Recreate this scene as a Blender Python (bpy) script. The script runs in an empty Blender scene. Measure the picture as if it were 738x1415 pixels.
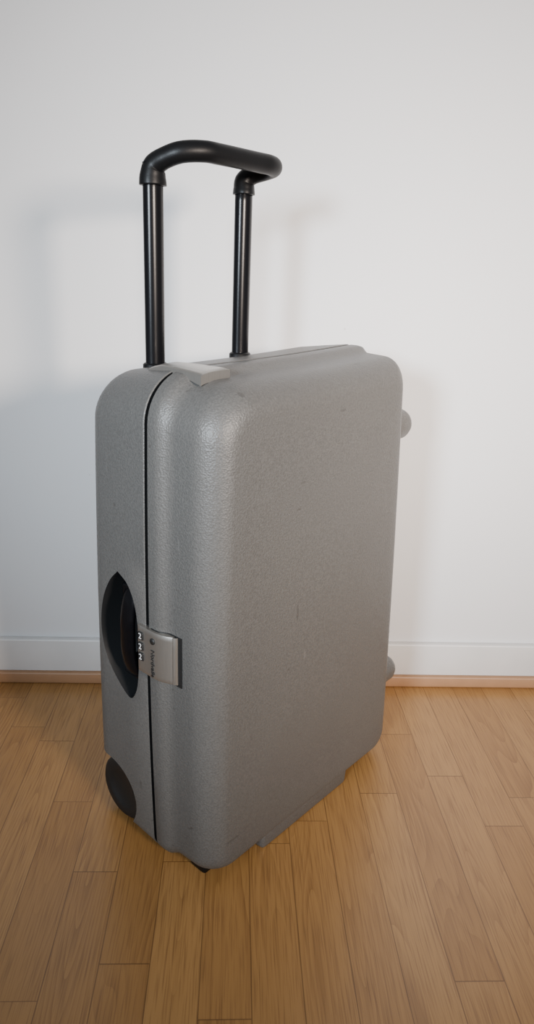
import bpy, bmesh, math, random
from mathutils import Vector, Matrix
from mathutils.bvhtree import BVHTree
random.seed(3)
S = bpy.context.scene
COL = S.collection

# ------------------------------------------------------------ materials
def new_mat(name):
    m = bpy.data.materials.new(name); m.use_nodes = True
    nt = m.node_tree; b = nt.nodes['Principled BSDF']
    return m, nt, b
def N(nt, t, **kw):
    n = nt.nodes.new(t)
    for k, v in kw.items(): setattr(n, k, v)
    return n
def math_n(nt, op, a, b=None, c=None):
    n = nt.nodes.new('ShaderNodeMath'); n.operation = op
    for i, v in enumerate((a, b, c)):
        if v is None: continue
        if isinstance(v, (int, float)): n.inputs[i].default_value = v
        else: nt.links.new(v, n.inputs[i])
    return n.outputs[0]
def mixc(nt, fac, a, b, mode='MIX'):
    n = nt.nodes.new('ShaderNodeMix'); n.data_type = 'RGBA'; n.blend_type = mode
    for idx, v in ((0, fac), (6, a), (7, b)):
        if isinstance(v, (int, float)): n.inputs[idx].default_value = v
        elif isinstance(v, tuple): n.inputs[idx].default_value = v if len(v) == 4 else v + (1,)
        else: nt.links.new(v, n.inputs[idx])
    return n.outputs[2]
def simple(name, col, rough=0.5, metal=0.0, bump=0, bscale=300, spec=0.5, stretch=None):
    m, nt, b = new_mat(name)
    tc = N(nt, 'ShaderNodeTexCoord')
    no = N(nt, 'ShaderNodeTexNoise'); no.inputs['Scale'].default_value = bscale; no.inputs['Detail'].default_value = 3
    if stretch:
        mp = N(nt, 'ShaderNodeMapping'); mp.inputs['Scale'].default_value = stretch
        nt.links.new(tc.outputs['Object'], mp.inputs[0]); nt.links.new(mp.outputs[0], no.inputs['Vector'])
    else: nt.links.new(tc.outputs['Object'], no.inputs['Vector'])
    c = mixc(nt, no.outputs[0], tuple(x*0.88 for x in col), tuple(min(1, x*1.12) for x in col))
    nt.links.new(c, b.inputs['Base Color'])
    b.inputs['Roughness'].default_value = rough; b.inputs['Metallic'].default_value = metal
    b.inputs['Specular IOR Level'].default_value = spec
    if bump:
        bp = N(nt, 'ShaderNodeBump'); bp.inputs['Strength'].default_value = bump; bp.inputs['Distance'].default_value = 0.001
        nt.links.new(no.outputs[0], bp.inputs['Height']); nt.links.new(bp.outputs[0], b.inputs['Normal'])
    return m

def shell_material():
    m, nt, b = new_mat('grey_abs_shell')
    tc = N(nt, 'ShaderNodeTexCoord')
    vo = N(nt, 'ShaderNodeTexVoronoi'); vo.inputs['Scale'].default_value = 400
    no = N(nt, 'ShaderNodeTexNoise'); no.inputs['Scale'].default_value = 5; no.inputs['Detail'].default_value = 5
    nf = N(nt, 'ShaderNodeTexNoise'); nf.inputs['Scale'].default_value = 400; nf.inputs['Detail'].default_value = 2
    for n in (vo, no, nf): nt.links.new(tc.outputs['Object'], n.inputs['Vector'])
    c = mixc(nt, no.outputs[0], (0.093, 0.0905, 0.086), (0.115, 0.1115, 0.105))
    sp = N(nt, 'ShaderNodeMapRange'); sp.inputs[1].default_value = 0.35; sp.inputs[2].default_value = 0.65
    nt.links.new(nf.outputs[0], sp.inputs[0])
    c = mixc(nt, math_n(nt, 'MULTIPLY', sp.outputs[0], 0.5), c, (0.060, 0.058, 0.055))
    def scuffs(c, scale, rot, th, col, fac, s=1.6):
        mp = N(nt, 'ShaderNodeMapping'); mp.inputs['Scale'].default_value = scale; mp.inputs['Rotation'].default_value = rot
        nt.links.new(tc.outputs['Object'], mp.inputs['Vector'])
        ns = N(nt, 'ShaderNodeTexNoise'); ns.inputs['Scale'].default_value = s; ns.inputs['Detail'].default_value = 1
        nt.links.new(mp.outputs[0], ns.inputs['Vector'])
        mr = N(nt, 'ShaderNodeMapRange'); mr.inputs[1].default_value = th; mr.inputs[2].default_value = th+0.03
        nt.links.new(ns.outputs[0], mr.inputs[0])
        return mixc(nt, math_n(nt, 'MULTIPLY', mr.outputs[0], fac), c, col)
    c = scuffs(c, (40, 40, 9), (0.5, 0.6, 0), 0.77, (0.035, 0.032, 0.029), 0.4)
    c = scuffs(c, (14, 60, 60), (0.2, 0.3, 0.4), 0.76, (0.04, 0.036, 0.033), 0.4)
    c = scuffs(c, (70, 70, 14), (0.0, -0.5, 0.3), 0.775, (0.22, 0.21, 0.20), 0.15)
    nt.links.new(c, b.inputs['Base Color'])
    b.inputs['Roughness'].default_value = 0.45
    b.inputs['Specular IOR Level'].default_value = 0.48
    bp = N(nt, 'ShaderNodeBump'); bp.inputs['Strength'].default_value = 0.6; bp.inputs['Distance'].default_value = 0.0006
    nt.links.new(vo.outputs['Distance'], bp.inputs['Height']); nt.links.new(bp.outputs[0], b.inputs['Normal'])
    return m

def wall_material():
    m, nt, b = new_mat('white_painted_plaster')
    tc = N(nt, 'ShaderNodeTexCoord')
    no = N(nt, 'ShaderNodeTexNoise'); no.inputs['Scale'].default_value = 2.5; no.inputs['Detail'].default_value = 6
    nf = N(nt, 'ShaderNodeTexNoise'); nf.inputs['Scale'].default_value = 160; nf.inputs['Detail'].default_value = 3
    for n in (no, nf): nt.links.new(tc.outputs['Object'], n.inputs['Vector'])
    c = mixc(nt, no.outputs[0], (0.70, 0.70, 0.708), (0.74, 0.74, 0.742))
    ns = N(nt, 'ShaderNodeTexNoise'); ns.inputs['Scale'].default_value = 34; ns.inputs['Detail'].default_value = 2
    nt.links.new(tc.outputs['Object'], ns.inputs['Vector'])
    sc = math_n(nt, 'GREATER_THAN', ns.outputs[0], 0.765)
    c = mixc(nt, math_n(nt, 'MULTIPLY', sc, 0.3), c, (0.35, 0.32, 0.28))
    nt.links.new(c, b.inputs['Base Color'])
    b.inputs['Roughness'].default_value = 0.6
    bp = N(nt, 'ShaderNodeBump'); bp.inputs['Strength'].default_value = 0.15; bp.inputs['Distance'].default_value = 0.001
    nt.links.new(nf.outputs[0], bp.inputs['Height']); nt.links.new(bp.outputs[0], b.inputs['Normal'])
    return m

def floor_material():
    m, nt, b = new_mat('oak_strip_laminate')
    L = nt.links
    tc = N(nt, 'ShaderNodeTexCoord'); sep = N(nt, 'ShaderNodeSeparateXYZ')
    L.new(tc.outputs['Object'], sep.inputs[0])
    W, LEN = 0.064, 0.42
    u = math_n(nt, 'DIVIDE', math_n(nt, 'ADD', sep.outputs[0], 20.0), W)
    row = math_n(nt, 'FLOOR', u); fu = math_n(nt, 'FRACT', u)
    wn = N(nt, 'ShaderNodeTexWhiteNoise', noise_dimensions='1D'); L.new(row, wn.inputs['W'])
    wl = N(nt, 'ShaderNodeTexWhiteNoise', noise_dimensions='1D'); L.new(math_n(nt, 'ADD', row, 91.3), wl.inputs['W'])
    ln = math_n(nt, 'MULTIPLY', math_n(nt, 'ADD', math_n(nt, 'MULTIPLY', wl.outputs[0], 0.7), 0.75), LEN)
    v = math_n(nt, 'ADD', math_n(nt, 'DIVIDE', math_n(nt, 'ADD', sep.outputs[1], 20.0), ln), math_n(nt, 'MULTIPLY', wn.outputs[0], 7.0))
    pl = math_n(nt, 'FLOOR', v); fv = math_n(nt, 'FRACT', v)
    cmb = N(nt, 'ShaderNodeCombineXYZ'); L.new(row, cmb.inputs[0]); L.new(pl, cmb.inputs[1])
    w2 = N(nt, 'ShaderNodeTexWhiteNoise', noise_dimensions='3D'); L.new(cmb.outputs[0], w2.inputs['Vector'])
    off = N(nt, 'ShaderNodeVectorMath', operation='SCALE'); L.new(w2.outputs['Color'], off.inputs[0]); off.inputs['Scale'].default_value = 30
    add = N(nt, 'ShaderNodeVectorMath', operation='ADD'); L.new(tc.outputs['Object'], add.inputs[0]); L.new(off.outputs[0], add.inputs[1])
    mp = N(nt, 'ShaderNodeMapping'); mp.inputs['Scale'].default_value = (1, 0.03, 1); L.new(add.outputs[0], mp.inputs[0])
    g1 = N(nt, 'ShaderNodeTexNoise'); g1.inputs['Scale'].default_value = 480; g1.inputs['Detail'].default_value = 2
    L.new(mp.outputs[0], g1.inputs['Vector'])
    mp2 = N(nt, 'ShaderNodeMapping'); mp2.inputs['Scale'].default_value = (1, 0.09, 1); L.new(add.outputs[0], mp2.inputs[0])
    fld = N(nt, 'ShaderNodeTexNoise'); fld.inputs['Scale'].default_value = 15; fld.inputs['Detail'].default_value = 1.0; fld.inputs['Roughness'].default_value = 0.3
    L.new(mp2.outputs[0], fld.inputs['Vector'])
    ph = math_n(nt, 'FRACT', math_n(nt, 'MULTIPLY', fld.outputs[0], 26.0))
    g2 = math_n(nt, 'POWER', ph, 1.6)
    g3 = N(nt, 'ShaderNodeTexNoise'); g3.inputs['Scale'].default_value = 30; g3.inputs['Detail'].default_value = 3
    L.new(mp2.outputs[0], g3.inputs['Vector'])
    g3r = N(nt, 'ShaderNodeMapRange'); g3r.inputs[1].default_value = 0.38; g3r.inputs[2].default_value = 0.68
    L.new(g3.outputs[0], g3r.inputs[0])
    ramp = N(nt, 'ShaderNodeValToRGB'); cr = ramp.color_ramp
    cr.elements[0].position = 0; cr.elements[0].color = (0.345, 0.175, 0.053, 1)
    cr.elements[1].position = 1; cr.elements[1].color = (0.415, 0.222, 0.074, 1)
    L.new(w2.outputs[0], ramp.inputs[0])
    c = mixc(nt, math_n(nt, 'MULTIPLY', g2, math_n(nt, 'MULTIPLY', g3r.outputs[0], 0.55)), ramp.outputs[0], (0.17, 0.070, 0.018))
    gr = math_n(nt, 'MULTIPLY', math_n(nt, 'MAXIMUM', math_n(nt, 'SUBTRACT', g1.outputs[0], 0.48), 0.0), 2.2)
    c = mixc(nt, gr, c, (0.15, 0.063, 0.019))
    eu = math_n(nt, 'MINIMUM', fu, math_n(nt, 'SUBTRACT', 1.0, fu)); ev = math_n(nt, 'MINIMUM', fv, math_n(nt, 'SUBTRACT', 1.0, fv))
    ju = math_n(nt, 'LESS_THAN', eu, 0.011); jv = math_n(nt, 'LESS_THAN', ev, 0.0016)
    j = math_n(nt, 'MAXIMUM', ju, jv)
    c = mixc(nt, math_n(nt, 'MULTIPLY', j, 0.62), c, (0.09, 0.036, 0.010))
    L.new(c, b.inputs['Base Color'])
    b.inputs['Roughness'].default_value = 0.34
    bp = N(nt, 'ShaderNodeBump'); bp.inputs['Strength'].default_value = 0.08; bp.inputs['Distance'].default_value = 0.0005
    L.new(g1.outputs[0], bp.inputs['Height']); L.new(bp.outputs[0], b.inputs['Normal'])
    return m

M_shell = shell_material()
M_dark = simple('black_seam_rubber', (0.008, 0.008, 0.008), 0.6, spec=0.2)
M_black = simple('black_plastic', (0.005, 0.005, 0.0055), 0.42, bump=0.1, bscale=500, spec=0.22)
M_rec = simple('recess_black_plastic', (0.012, 0.013, 0.014), 0.4)
M_pole = simple('black_anodised_tube', (0.004, 0.004, 0.005), 0.25, 0.0, spec=0.22)
M_metal = simple('brushed_grey_metal', (0.40, 0.38, 0.35), 0.36, 0.85, bump=0.08, bscale=900, stretch=(1, 1, 0.03))
M_rub = simple('wheel_rubber', (0.010, 0.010, 0.010), 0.6)
M_white = simple('white_print', (0.65, 0.65, 0.65), 0.5)
M_print = simple('dark_print', (0.015, 0.015, 0.015), 0.5)
M_wall = wall_material(); M_floor = floor_material()
M_base = simple('white_gloss_paint', (0.66, 0.645, 0.63), 0.35, bscale=8)
M_trim = simple('beech_trim', (0.38, 0.21, 0.11), 0.45, bscale=30)

# ------------------------------------------------------------ helpers
def obj_from_bm(name, bm, mats, parent=None, smooth=True):
    me = bpy.data.meshes.new(name); bm.normal_update(); bm.to_mesh(me); bm.free()
    for m in mats: me.materials.append(m)
    if smooth:
        for p in me.polygons: p.use_smooth = True
    o = bpy.data.objects.new(name, me); COL.objects.link(o)
    if parent: o.parent = parent
    return o
def box(name, mn, mx, mat, parent=None, bevel=0.0, seg=3, taper=None, smooth=True):
    bm = bmesh.new(); bmesh.ops.create_cube(bm, size=1)
    c = [(a+b)/2 for a, b in zip(mn, mx)]; s = [b-a for a, b in zip(mn, mx)]
    for v in bm.verts:
        k = (taper if (taper and v.co.z < 0) else 1.0)
        v.co = Vector((c[0]+v.co.x*s[0]*k, c[1]+v.co.y*s[1]*k, c[2]+v.co.z*s[2]))
    if bevel: bmesh.ops.bevel(bm, geom=bm.edges[:], offset=bevel, segments=seg, profile=0.5, affect='EDGES')
    return obj_from_bm(name, bm, [mat], parent, smooth and bevel > 0)
def lathe(name, prof, mat, parent, origin, axis, n=48):
    bm = bmesh.new(); rings = []
    ax = Vector(axis).normalized(); e1 = ax.orthogonal().normalized(); e2 = ax.cross(e1); O = Vector(origin)
    for r, h in prof:
        if r < 1e-6: rings.append([bm.verts.new(O+ax*h)])
        else: rings.append([bm.verts.new(O+ax*h+e1*r*math.cos(2*math.pi*i/n)+e2*r*math.sin(2*math.pi*i/n)) for i in range(n)])
    for a, b in zip(rings, rings[1:]):
        for i in range(n):
            j = (i+1) % n
            if len(a) == 1: bm.faces.new((a[0], b[i], b[j]))
            elif len(b) == 1: bm.faces.new((a[i], b[0], a[j]))
            else: bm.faces.new((a[i], b[i], b[j], a[j]))
    bmesh.ops.recalc_face_normals(bm, faces=bm.faces[:])
    return obj_from_bm(name, bm, [mat], parent)
def catmull(P, n=10):
    out = []; P = [Vector(p) for p in P]; Q = [2*P[0]-P[1]] + P + [2*P[-1]-P[-2]]
    for i in range(1, len(Q)-2):
        for k in range(n):
            t = k/n; a, b, c, d = Q[i-1], Q[i], Q[i+1], Q[i+2]
            out.append(0.5*((2*b)+(c-a)*t+(2*a-5*b+4*c-d)*t*t+(3*b-a-3*c+d)*t**3))
    out.append(P[-1]); return out
def sweep(name, pts, rads, mat, parent, n=24):
    bm = bmesh.new(); rings = []; e1 = None
    for i, p in enumerate(pts):
        t = (pts[min(i+1, len(pts)-1)]-pts[max(i-1, 0)]).normalized()
        if e1 is None: e1 = Vector((1, 0, 0)); e1 = (e1-t*e1.dot(t)).normalized()
        else: e1 = (e1-t*e1.dot(t)).normalized()
        e2 = t.cross(e1); ra, rb = rads[i]
        rings.append([bm.verts.new(p+e1*ra*math.cos(2*math.pi*k/n)+e2*rb*math.sin(2*math.pi*k/n)) for k in range(n)])
    for a, b in zip(rings, rings[1:]):
        for i in range(n): bm.faces.new((a[i], a[(i+1) % n], b[(i+1) % n], b[i]))
    bm.faces.new(rings[0][::-1]); bm.faces.new(rings[-1])
    bmesh.ops.recalc_face_normals(bm, faces=bm.faces[:])
    return obj_from_bm(name, bm, [mat], parent)

# ------------------------------------------------------------ suitcase
case = bpy.data.objects.new('suitcase', None); COL.objects.link(case)
case.location = (-0.075, 0.775, 0); case.rotation_euler = (0, 0, math.radians(48.7))

XC, HX = 0.2175, 0.2325
ZC, HZ = 0.3635, 0.3595
def loop(y, inset, R, k=1.0):
    hx = (HX-inset)*k; ht = (HZ-inset)*k; hb = (HZ-inset*0.62)*k; hz = (ht+hb)/2; zo = (ht-hb)/2
    R = max(R*k, 0.0008)
    pts = []; nc, ne = 12, 14
    rr = [R*(0.36 if inset < 0.012 else 0.36+0.14*min(1, (inset-0.012)/0.03)), R, R*0.50, R*0.60]
    def corner(q, t):
        r = rr[q]; sx = (1, -1, -1, 1)[q]; sz = (1, 1, -1, -1)[q]
        a = math.radians((0, 90, 180, 270)[q]+90*t)
        return (sx*(hx-r)+r*math.cos(a), sz*(hz-r)+r*math.sin(a))
    for q in range(4):
        arc = [corner(q, i/nc) for i in range(nc+1)]; pts += arc
        st = corner((q+1) % 4, 0)
        for i in range(1, ne):
            t = i/ne; pts.append((arc[-1][0]*(1-t)+st[0]*t, arc[-1][1]*(1-t)+st[1]*t))
    out = []
    for x, z in pts:
        tt = x/HX
        x2 = x*(1+0.005/HX*(1-(z/hz)**2)); z2 = z + zo + (0.002+0.008*tt+0.002*tt*tt if z > 0 else 0)*abs(z/HZ)
        zf = min(1, max(0, 0.5-z2/(2*HZ)))
        if z > 0 and y > 0.09: z2 -= 0.10*(y-0.09)*(z/HZ)**2
        if x2 > 0: x2 *= 1 + (-0.043 + 0.063*zf)/HX
        else:
            rear = min(1, max(0, (y-0.10)/0.1)); x2 *= 1 + (rear*0.010*zf - (1-rear)*0.004*zf**3)/HX
        if y > 0.085: z2 += 0.16*(y-0.085)*zf**4
        out.append((XC+x2, y, ZC+z2))
    return out
prof = []
R0 = 0.062
prof += [(0.2165, 0.045, 0.030, k, 0) for k in (0.004, 0.2, 0.5, 0.8, 0.95)]
for i in range(0, 9):
    a = math.radians(90*(1-i/8)); prof.append((0.180+0.036*math.sin(a), 0.036*(1-math.cos(a))+0.003, R0-0.03*(1-math.cos(a)), 1, 0))
prof += [(0.13, 0.001, R0, 1, 0), (0.0892, 0.0, R0, 1, 0), (0.0880, 0.0010, R0, 1, 0), (0.0874, 0.005, R0, 1, 1), (0.0828, 0.005, R0, 1, 1), (0.0822, 0.0010, R0, 1, 0),
         (0.0810, 0.0, R0, 1, 0), (0.070, 0.0, R0, 1, 0), (0.062, 0.001, R0, 1, 0), (0.056, 0.0045, R0, 1, 0), (0.049, 0.0078, R0, 1, 0), (0.040, 0.0085, R0, 1, 0), (0.028, 0.0090, R0, 1, 0)]
for i in range(0, 13):
    a = math.radians(90*i/12); prof.append((0.016-0.043*math.sin(a)**1.05, 0.0095+0.037*(1-math.cos(a)), R0-0.024*(1-math.cos(a)), 1, 0))
prof += [(-0.0275-0.004*(1-k*k), 0.0465, R0-0.024, k, 0) for k in (0.97, 0.9, 0.75, 0.5, 0.25, 0.004)]
bm = bmesh.new(); rings = []
for y, ins, R, k, mi in prof: rings.append(([bm.verts.new(p) for p in loop(y, ins, R, k)], mi))
for (a, ma), (b, mb) in zip(rings, rings[1:]):
    n = len(a)
    for i in range(n):
        f = bm.faces.new((a[i], a[(i+1) % n], b[(i+1) % n], b[i])); f.material_index = 1 if (ma == 1 or mb == 1) else 0
bm.faces.new(rings[0][0]); bm.faces.new(rings[-1][0][::-1])
bmesh.ops.recalc_face_normals(bm, faces=bm.faces[:])
BVH = BVHTree.FromBMesh(bm)
body = obj_from_bm('shell', bm, [M_shell, M_dark, M_rec], case)
def surf_x(y, z): return BVH.ray_cast(Vector((-0.3, y, z)), Vector((1, 0, 0)))[0].x
def surf_xr(y, z): return BVH.ray_cast(Vector((0.9, y, z)), Vector((-1, 0, 0)))[0].x
def surf_z(x, y): return BVH.ray_cast(Vector((x, y, 1.2)), Vector((0, 0, -1)))[0].z

def cutter(name, build, mat):
    b2 = bmesh.new(); build(b2); bmesh.ops.recalc_face_normals(b2, faces=b2.faces[:])
    return obj_from_bm(name, b2, [mat], case, False)
cutters = []
rec = [(0.146, 0.455), (0.165, 0.436), (0.180, 0.410), (0.189, 0.380), (0.191, 0.352), (0.187, 0.325), (0.175, 0.298), (0.153, 0.272), (0.124, 0.252),
       (0.108, 0.270), (0.101, 0.305), (0.099, 0.355), (0.104, 0.405), (0.121, 0.440)]
rp = [Vector((0, a, b)) for a, b in rec]; rp = catmull(rp+[rp[0]], 5)[:-1]
def b_rec(b2):
    A = [b2.verts.new((-0.06, p.y, p.z)) for p in rp]; B = [b2.verts.new((0.022, 0.148+(p.y-0.148)*0.8, 0.355+(p.z-0.355)*0.85)) for p in rp]
    n = len(A)
    for i in range(n): b2.faces.new((A[i], A[(i+1) % n], B[(i+1) % n], B[i]))
    b2.faces.new(A); b2.faces.new(B)
cutters.append(cutter('recess_cutter', b_rec, M_rec))
def b_cyl(x0, x1, yc, zc, r):
    def f(b2):
        n = 48
        A = [b2.verts.new((x0, yc+r*math.cos(2*math.pi*i/n), zc+r*math.sin(2*math.pi*i/n))) for i in range(n)]
        B = [b2.verts.new((x1, yc+r*math.cos(2*math.pi*i/n), zc+r*math.sin(2*math.pi*i/n))) for i in range(n)]
        for i in range(n): b2.faces.new((A[i], A[(i+1) % n], B[(i+1) % n], B[i]))
        b2.faces.new(A); b2.faces.new(B)
    return f
WY, WZ, WR = 0.184, 0.053, 0.053
cutters.append(cutter('arch_cutter_l', b_cyl(-0.06, 0.060, WY+0.004, WZ+0.016, WR+0.011), M_rec))
cutters.append(cutter('arch_cutter_r', b_cyl(0.385, 0.56, WY+0.004, WZ+0.016, WR+0.011), M_rec))
for c in cutters:
    md = body.modifiers.new(c.name, 'BOOLEAN'); md.operation = 'DIFFERENCE'; md.object = c; md.solver = 'EXACT'; md.material_mode = 'TRANSFER'
dg = bpy.context.evaluated_depsgraph_get(); dg.update()
me2 = bpy.data.meshes.new_from_object(body.evaluated_get(dg))
body.modifiers.clear(); body.data = me2
for c in cutters: bpy.data.objects.remove(c)
bmx = bmesh.new(); bmx.from_mesh(me2)
for e in bmx.edges:
    if len(e.link_faces) == 2:
        if e.link_faces[0].material_index != e.link_faces[1].material_index or e.calc_face_angle(0) > math.radians(40): e.smooth = False
for f in bmx.faces: f.smooth = True
bmx.to_mesh(me2); bmx.free()

def slab(name, fo, fb, mat, nu=20, nv=20):
    bm = bmesh.new()
    G = [[bm.verts.new(fo(i/nu, j/nv, min(i, nu-i, j, nv-j) == 0)) for j in range(nv+1)] for i in range(nu+1)]
    Bk = [[bm.verts.new(fb(i/nu, j/nv)) for j in range(nv+1)] for i in range(nu+1)]
    for g in (G, Bk):
        for i in range(nu):
            for j in range(nv): bm.faces.new((g[i][j], g[i+1][j], g[i+1][j+1], g[i][j+1]))
    per = [(i, 0) for i in range(nu)]+[(nu, j) for j in range(nv)]+[(i, nv) for i in range(nu, 0, -1)]+[(0, j) for j in range(nv, 0, -1)]
    for k in range(len(per)):
        a, b = per[k], per[(k+1) % len(per)]
        bm.faces.new((G[a[0]][a[1]], G[b[0]][b[1]], Bk[b[0]][b[1]], Bk[a[0]][a[1]]))
    bmesh.ops.recalc_face_normals(bm, faces=bm.faces[:])
    for e in bm.edges:
        if e.calc_face_angle(0) > math.radians(50): e.smooth = False
    return obj_from_bm(name, bm, [mat], case)
LZ0, LZ1, LY0, LY1 = 0.3190, 0.3880, 0.035, 0.099
XM = surf_x(0.075, 0.355)
def lx(y):
    t = max(0.0, (0.070-y)/0.036)
    return XM-0.006+0.012*t**2.2
def lr(y0, y1, z0, z1, off, e=0.0012):
    return (lambda i, j, ed: Vector((lx(y0+(y1-y0)*i)-off+(e if ed else 0), y0+(y1-y0)*i, z0+(z1-z0)*j)),
            lambda i, j: Vector((lx(y0+(y1-y0)*i)+0.012, y0+(y1-y0)*i, z0+(z1-z0)*j)))
fo, fb = lr(LY0, LY1, LZ0, LZ1, 0); slab('side_latch', fo, fb, M_metal)
fo, fb = lr(LY0-0.002, LY0+0.003, LZ0, LZ1, 0.0015); slab('latch_lip', fo, fb, M_metal, 3, 8)
def so(i, j, ed): y = 0.026+0.05*i; z = LZ0-0.003+(LZ1-LZ0+0.004)*j; return Vector((surf_x(y, z)-0.0012, y, z))
def sb(i, j): y = 0.026+0.05*i; z = LZ0-0.003+(LZ1-LZ0+0.004)*j; return Vector((surf_x(y, z)+0.004, y, z))
slab('latch_surround', so, sb, M_rec)
def text(name, body_, size, loc, down, mat):
    cu = bpy.data.curves.new(name, 'FONT'); cu.body = body_; cu.size = size; cu.extrude = 0.0003
    cu.align_x = 'CENTER'; cu.align_y = 'CENTER'; cu.materials.append(mat)
    o = bpy.data.objects.new(name, cu); COL.objects.link(o); o.parent = case
    nrm = Vector((-1, 0, 0))
    X = Vector((0, 0, -1)) if down else Vector((0, -1, 0))
    Y = nrm.cross(X)
    mt = Matrix((X, Y, nrm)).transposed().to_4x4(); mt.translation = Vector(loc); o.matrix_local = mt
    return o
xs = XM-0.006
for i in range(3):
    z = 0.3745-0.0155*i
    box('dial_%d' % (i+1), (xs-0.002, 0.0855, z-0.0055), (xs+0.004, 0.0955, z+0.0055), M_print, case, 0.001)
    text('dial_digit_%d' % (i+1), '2', 0.0115, (xs-0.0023, 0.0905, z), False, M_white)
text('latch_name', 'Nordvalle', 0.0102, (xs-0.0006, 0.067, 0.342), True, M_print)
lathe('latch_mark', [(0, 0), (0.0045, 0), (0.0045, 0.0012), (0, 0.0012)], M_print, case, (xs+0.0002, 0.067, 0.375), (-1, 0, 0), 24)
# carry handle inside recess
hp = catmull([(0.010, 0.131, 0.430), (-0.008, 0.131, 0.415), (-0.015, 0.132, 0.385), (-0.016, 0.132, 0.355), (-0.015, 0.132, 0.325), (-0.008, 0.131, 0.298), (0.010, 0.131, 0.284)], 8)
sweep('carry_handle', hp, [(0.007, 0.015)]*len(hp), M_pole, case)
box('handle_hinge_top', (-0.010, 0.112, 0.400), (0.024, 0.152, 0.428), M_pole, case, 0.004)
box('handle_hinge_bottom', (-0.010, 0.112, 0.286), (0.024, 0.152, 0.311), M_pole, case, 0.004)
# top latch
TY0, TY1 = 0.034, 0.138
def tl(i, j):
    x0 = 0.026 + 0.006*j; x1 = 0.074 - 0.020*j
    return x0+(x1-x0)*i, TY0+(TY1-TY0)*j
def t_o(i, j, ed):
    x, y = tl(i, j); z = surf_z(x, 0.10)+0.0055-0.0018*(1-j)**2-0.006*max(0, j-0.75)/0.25-0.0025*max(0, j-0.5)
    return Vector((x, y, z-(0.0012 if ed else 0)))
def t_b(i, j):
    x, y = tl(i, j); return Vector((x, y, surf_z(x, 0.10)-0.005-0.004*max(0, 0.2-j)/0.2))
slab('top_latch', t_o, t_b, M_metal)
# wheels
for nm, x0, x1, s in (('wheel_1', 0.004, 0.046, 1), ('wheel_2', 0.395, 0.437, -1)):
    lathe(nm, [(0, x0+0.002), (0.030, x0+0.002), (0.032, x0), (WR-0.006, x0), (WR-0.001, x0+0.004), (WR, x0+0.01), (WR, x1-0.01), (WR-0.001, x1-0.004), (WR-0.006, x1), (0.032, x1), (0.030, x1-0.002), (0, x1-0.002)], M_rub, case, (0, WY, WZ), (1, 0, 0))
    lathe(nm+'_axle', [(0, 0.03 if s > 0 else 0.375), (0.010, 0.03 if s > 0 else 0.375), (0.010, 0.068 if s > 0 else 0.41), (0, 0.068 if s > 0 else 0.41)], M_black, case, (0, WY, WZ), (1, 0, 0))
# feet
box('corner_pad', (0.012, 0.004, 0.0), (0.060, 0.038, 0.020), M_black, case, 0.005, taper=0.95)
box('corner_pad_2', (0.370, 0.004, 0.0), (0.418, 0.038, 0.020), M_black, case, 0.005, taper=0.95)
box('base_foot', (0.102, -0.0265, 0.0), (0.325, 0.045, 0.055), M_shell, case, 0.007, taper=0.96)
def knob(nm, y, z, out):
    lathe(nm, [(0.026, -0.03), (0.0255, 0.0), (0.025, out-0.013), (0.022, out-0.005), (0.015, out-0.0015), (0.006, out), (0, out)], M_shell, case, (surf_xr(y, z), y, z), (1, 0, 0))
knob('side_foot_1', 0.014, 0.613, 0.043); knob('side_foot_2', 0.014, 0.147, 0.038)
# trolley handle
PL, PR, PS = 0.086, 0.252, 0.190
for nm, x in (('pole_1', PL), ('pole_2', PR)):
    pp = [Vector((x, PS, 0.60+0.36*i/12)) for i in range(13)]
    sweep(nm, pp, [(0.0142, 0.0115)]*13, M_pole, case)
    zt = surf_z(x+0.02, PS-0.01)
    cp = [Vector((x, PS, z)) for z in (0.680, zt+0.001, zt+0.003)]
    sweep(nm+'_collar', cp, [(0.018, 0.015), (0.018, 0.015), (0.016, 0.013)], M_black, case)
G = 0.972
gp = [(PL, PS, 0.934), (PL, PS, 0.946), (PL+0.001, PS-0.003, 0.957), (PL+0.006, PS-0.016, G-0.007), (PL+0.018, PS-0.034, G+0.000), (PL+0.042, PS-0.048, G+0.003), (0.155, PS-0.051, G+0.003),
      (PR-0.032, PS-0.051, G+0.003), (PR-0.004, PS-0.051, G+0.003), (PR+0.011, PS-0.045, G+0.002), (PR+0.013, PS-0.028, G-0.001), (PR+0.006, PS-0.010, G-0.006), (PR, PS-0.001, 0.958), (PR, PS, 0.948), (PR, PS, 0.940)]
gp = catmull(gp, 8); n = len(gp)
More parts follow.
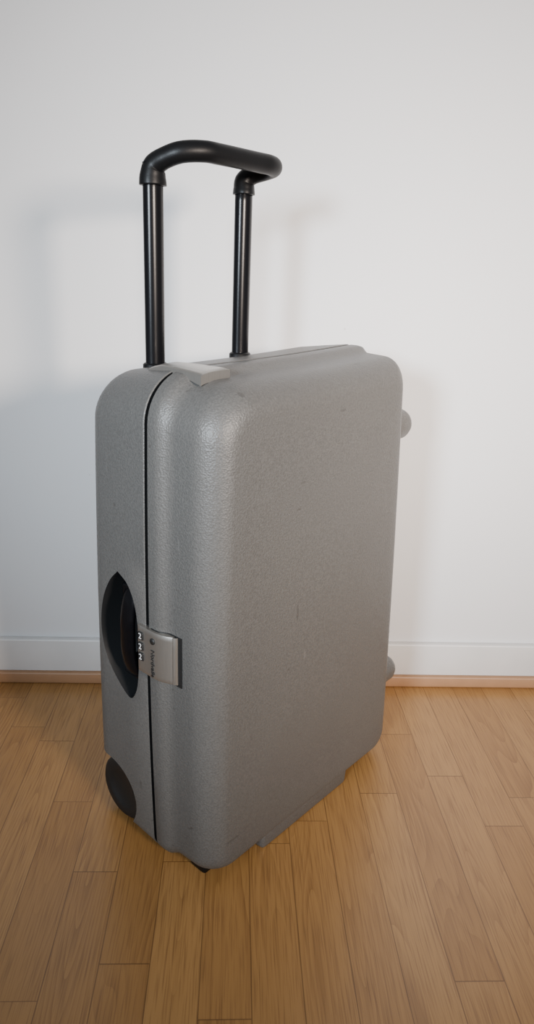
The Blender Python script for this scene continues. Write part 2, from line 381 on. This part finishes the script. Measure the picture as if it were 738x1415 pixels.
def gr_(i):
    d = min(i, n-1-i)/26; d = min(1, d); d = d*d*(3-2*d)
    return (0.0185*(1-d)+0.0125*d, 0.0160*(1-d)+0.0130*d)
sweep('grip', gp, [gr_(i) for i in range(n)], M_black, case)

# ------------------------------------------------------------ room
rot = math.radians(3.0)
def place(o, x, y, z):
    o.rotation_euler = (0, 0, rot); o.location = (x, y, z)
WYW = 1.314
o = box('floor', (-3, -3.2, -0.05), (3, 0.0, 0.0), M_floor); place(o, 0, WYW, 0)
o = box('wall_back', (-3, 0.0, -0.05), (3, 0.12, 2.6), M_wall); place(o, 0, WYW, 0)
o = box('baseboard_back', (-3, -0.014, 0.0), (3, 0.002, 0.099), M_base, bevel=0.004); place(o, 0, WYW, 0)
o = box('trim_1', (-3, -0.024, 0.0), (3, -0.010, 0.026), M_trim, bevel=0.004); place(o, 0, WYW, 0)

# ------------------------------------------------------------ light
def area(name, loc, target, size, energy, col, spread=180):
    l = bpy.data.lights.new(name, 'AREA'); l.shape = 'DISK'; l.size = size; l.energy = energy; l.color = col; l.spread = math.radians(spread)
    o = bpy.data.objects.new(name, l); COL.objects.link(o); o.location = loc
    o.rotation_euler = (Vector(target)-Vector(loc)).to_track_quat('-Z', 'Y').to_euler()
area('lamp_cool', (-0.95, -1.4, 1.20), (0.20, 1.3, 0.66), 0.48, 7.2, (0.80, 0.90, 1.0), 43)
area('lamp_warm', (1.55, -1.1, 1.20), (0.20, 1.3, 0.66), 0.48, 10.6, (1.0, 0.86, 0.75), 43)
w = bpy.data.worlds.new('World'); S.world = w; w.use_nodes = True
w.node_tree.nodes['Background'].inputs[0].default_value = (0.93, 0.96, 1.0, 1); w.node_tree.nodes['Background'].inputs[1].default_value = 0.26

# ------------------------------------------------------------ camera
cam = bpy.data.cameras.new('camera'); co = bpy.data.objects.new('camera', cam); COL.objects.link(co)
cam.sensor_fit = 'VERTICAL'; cam.sensor_height = 36; cam.lens = 36*960/1415
co.matrix_world = Matrix.Translation((0, 0, 0.83)) @ Matrix.Rotation(math.radians(90-18.7), 4, 'X') @ Matrix.Rotation(0.040, 4, 'Z')
cam.clip_start = 0.02
S.camera = co
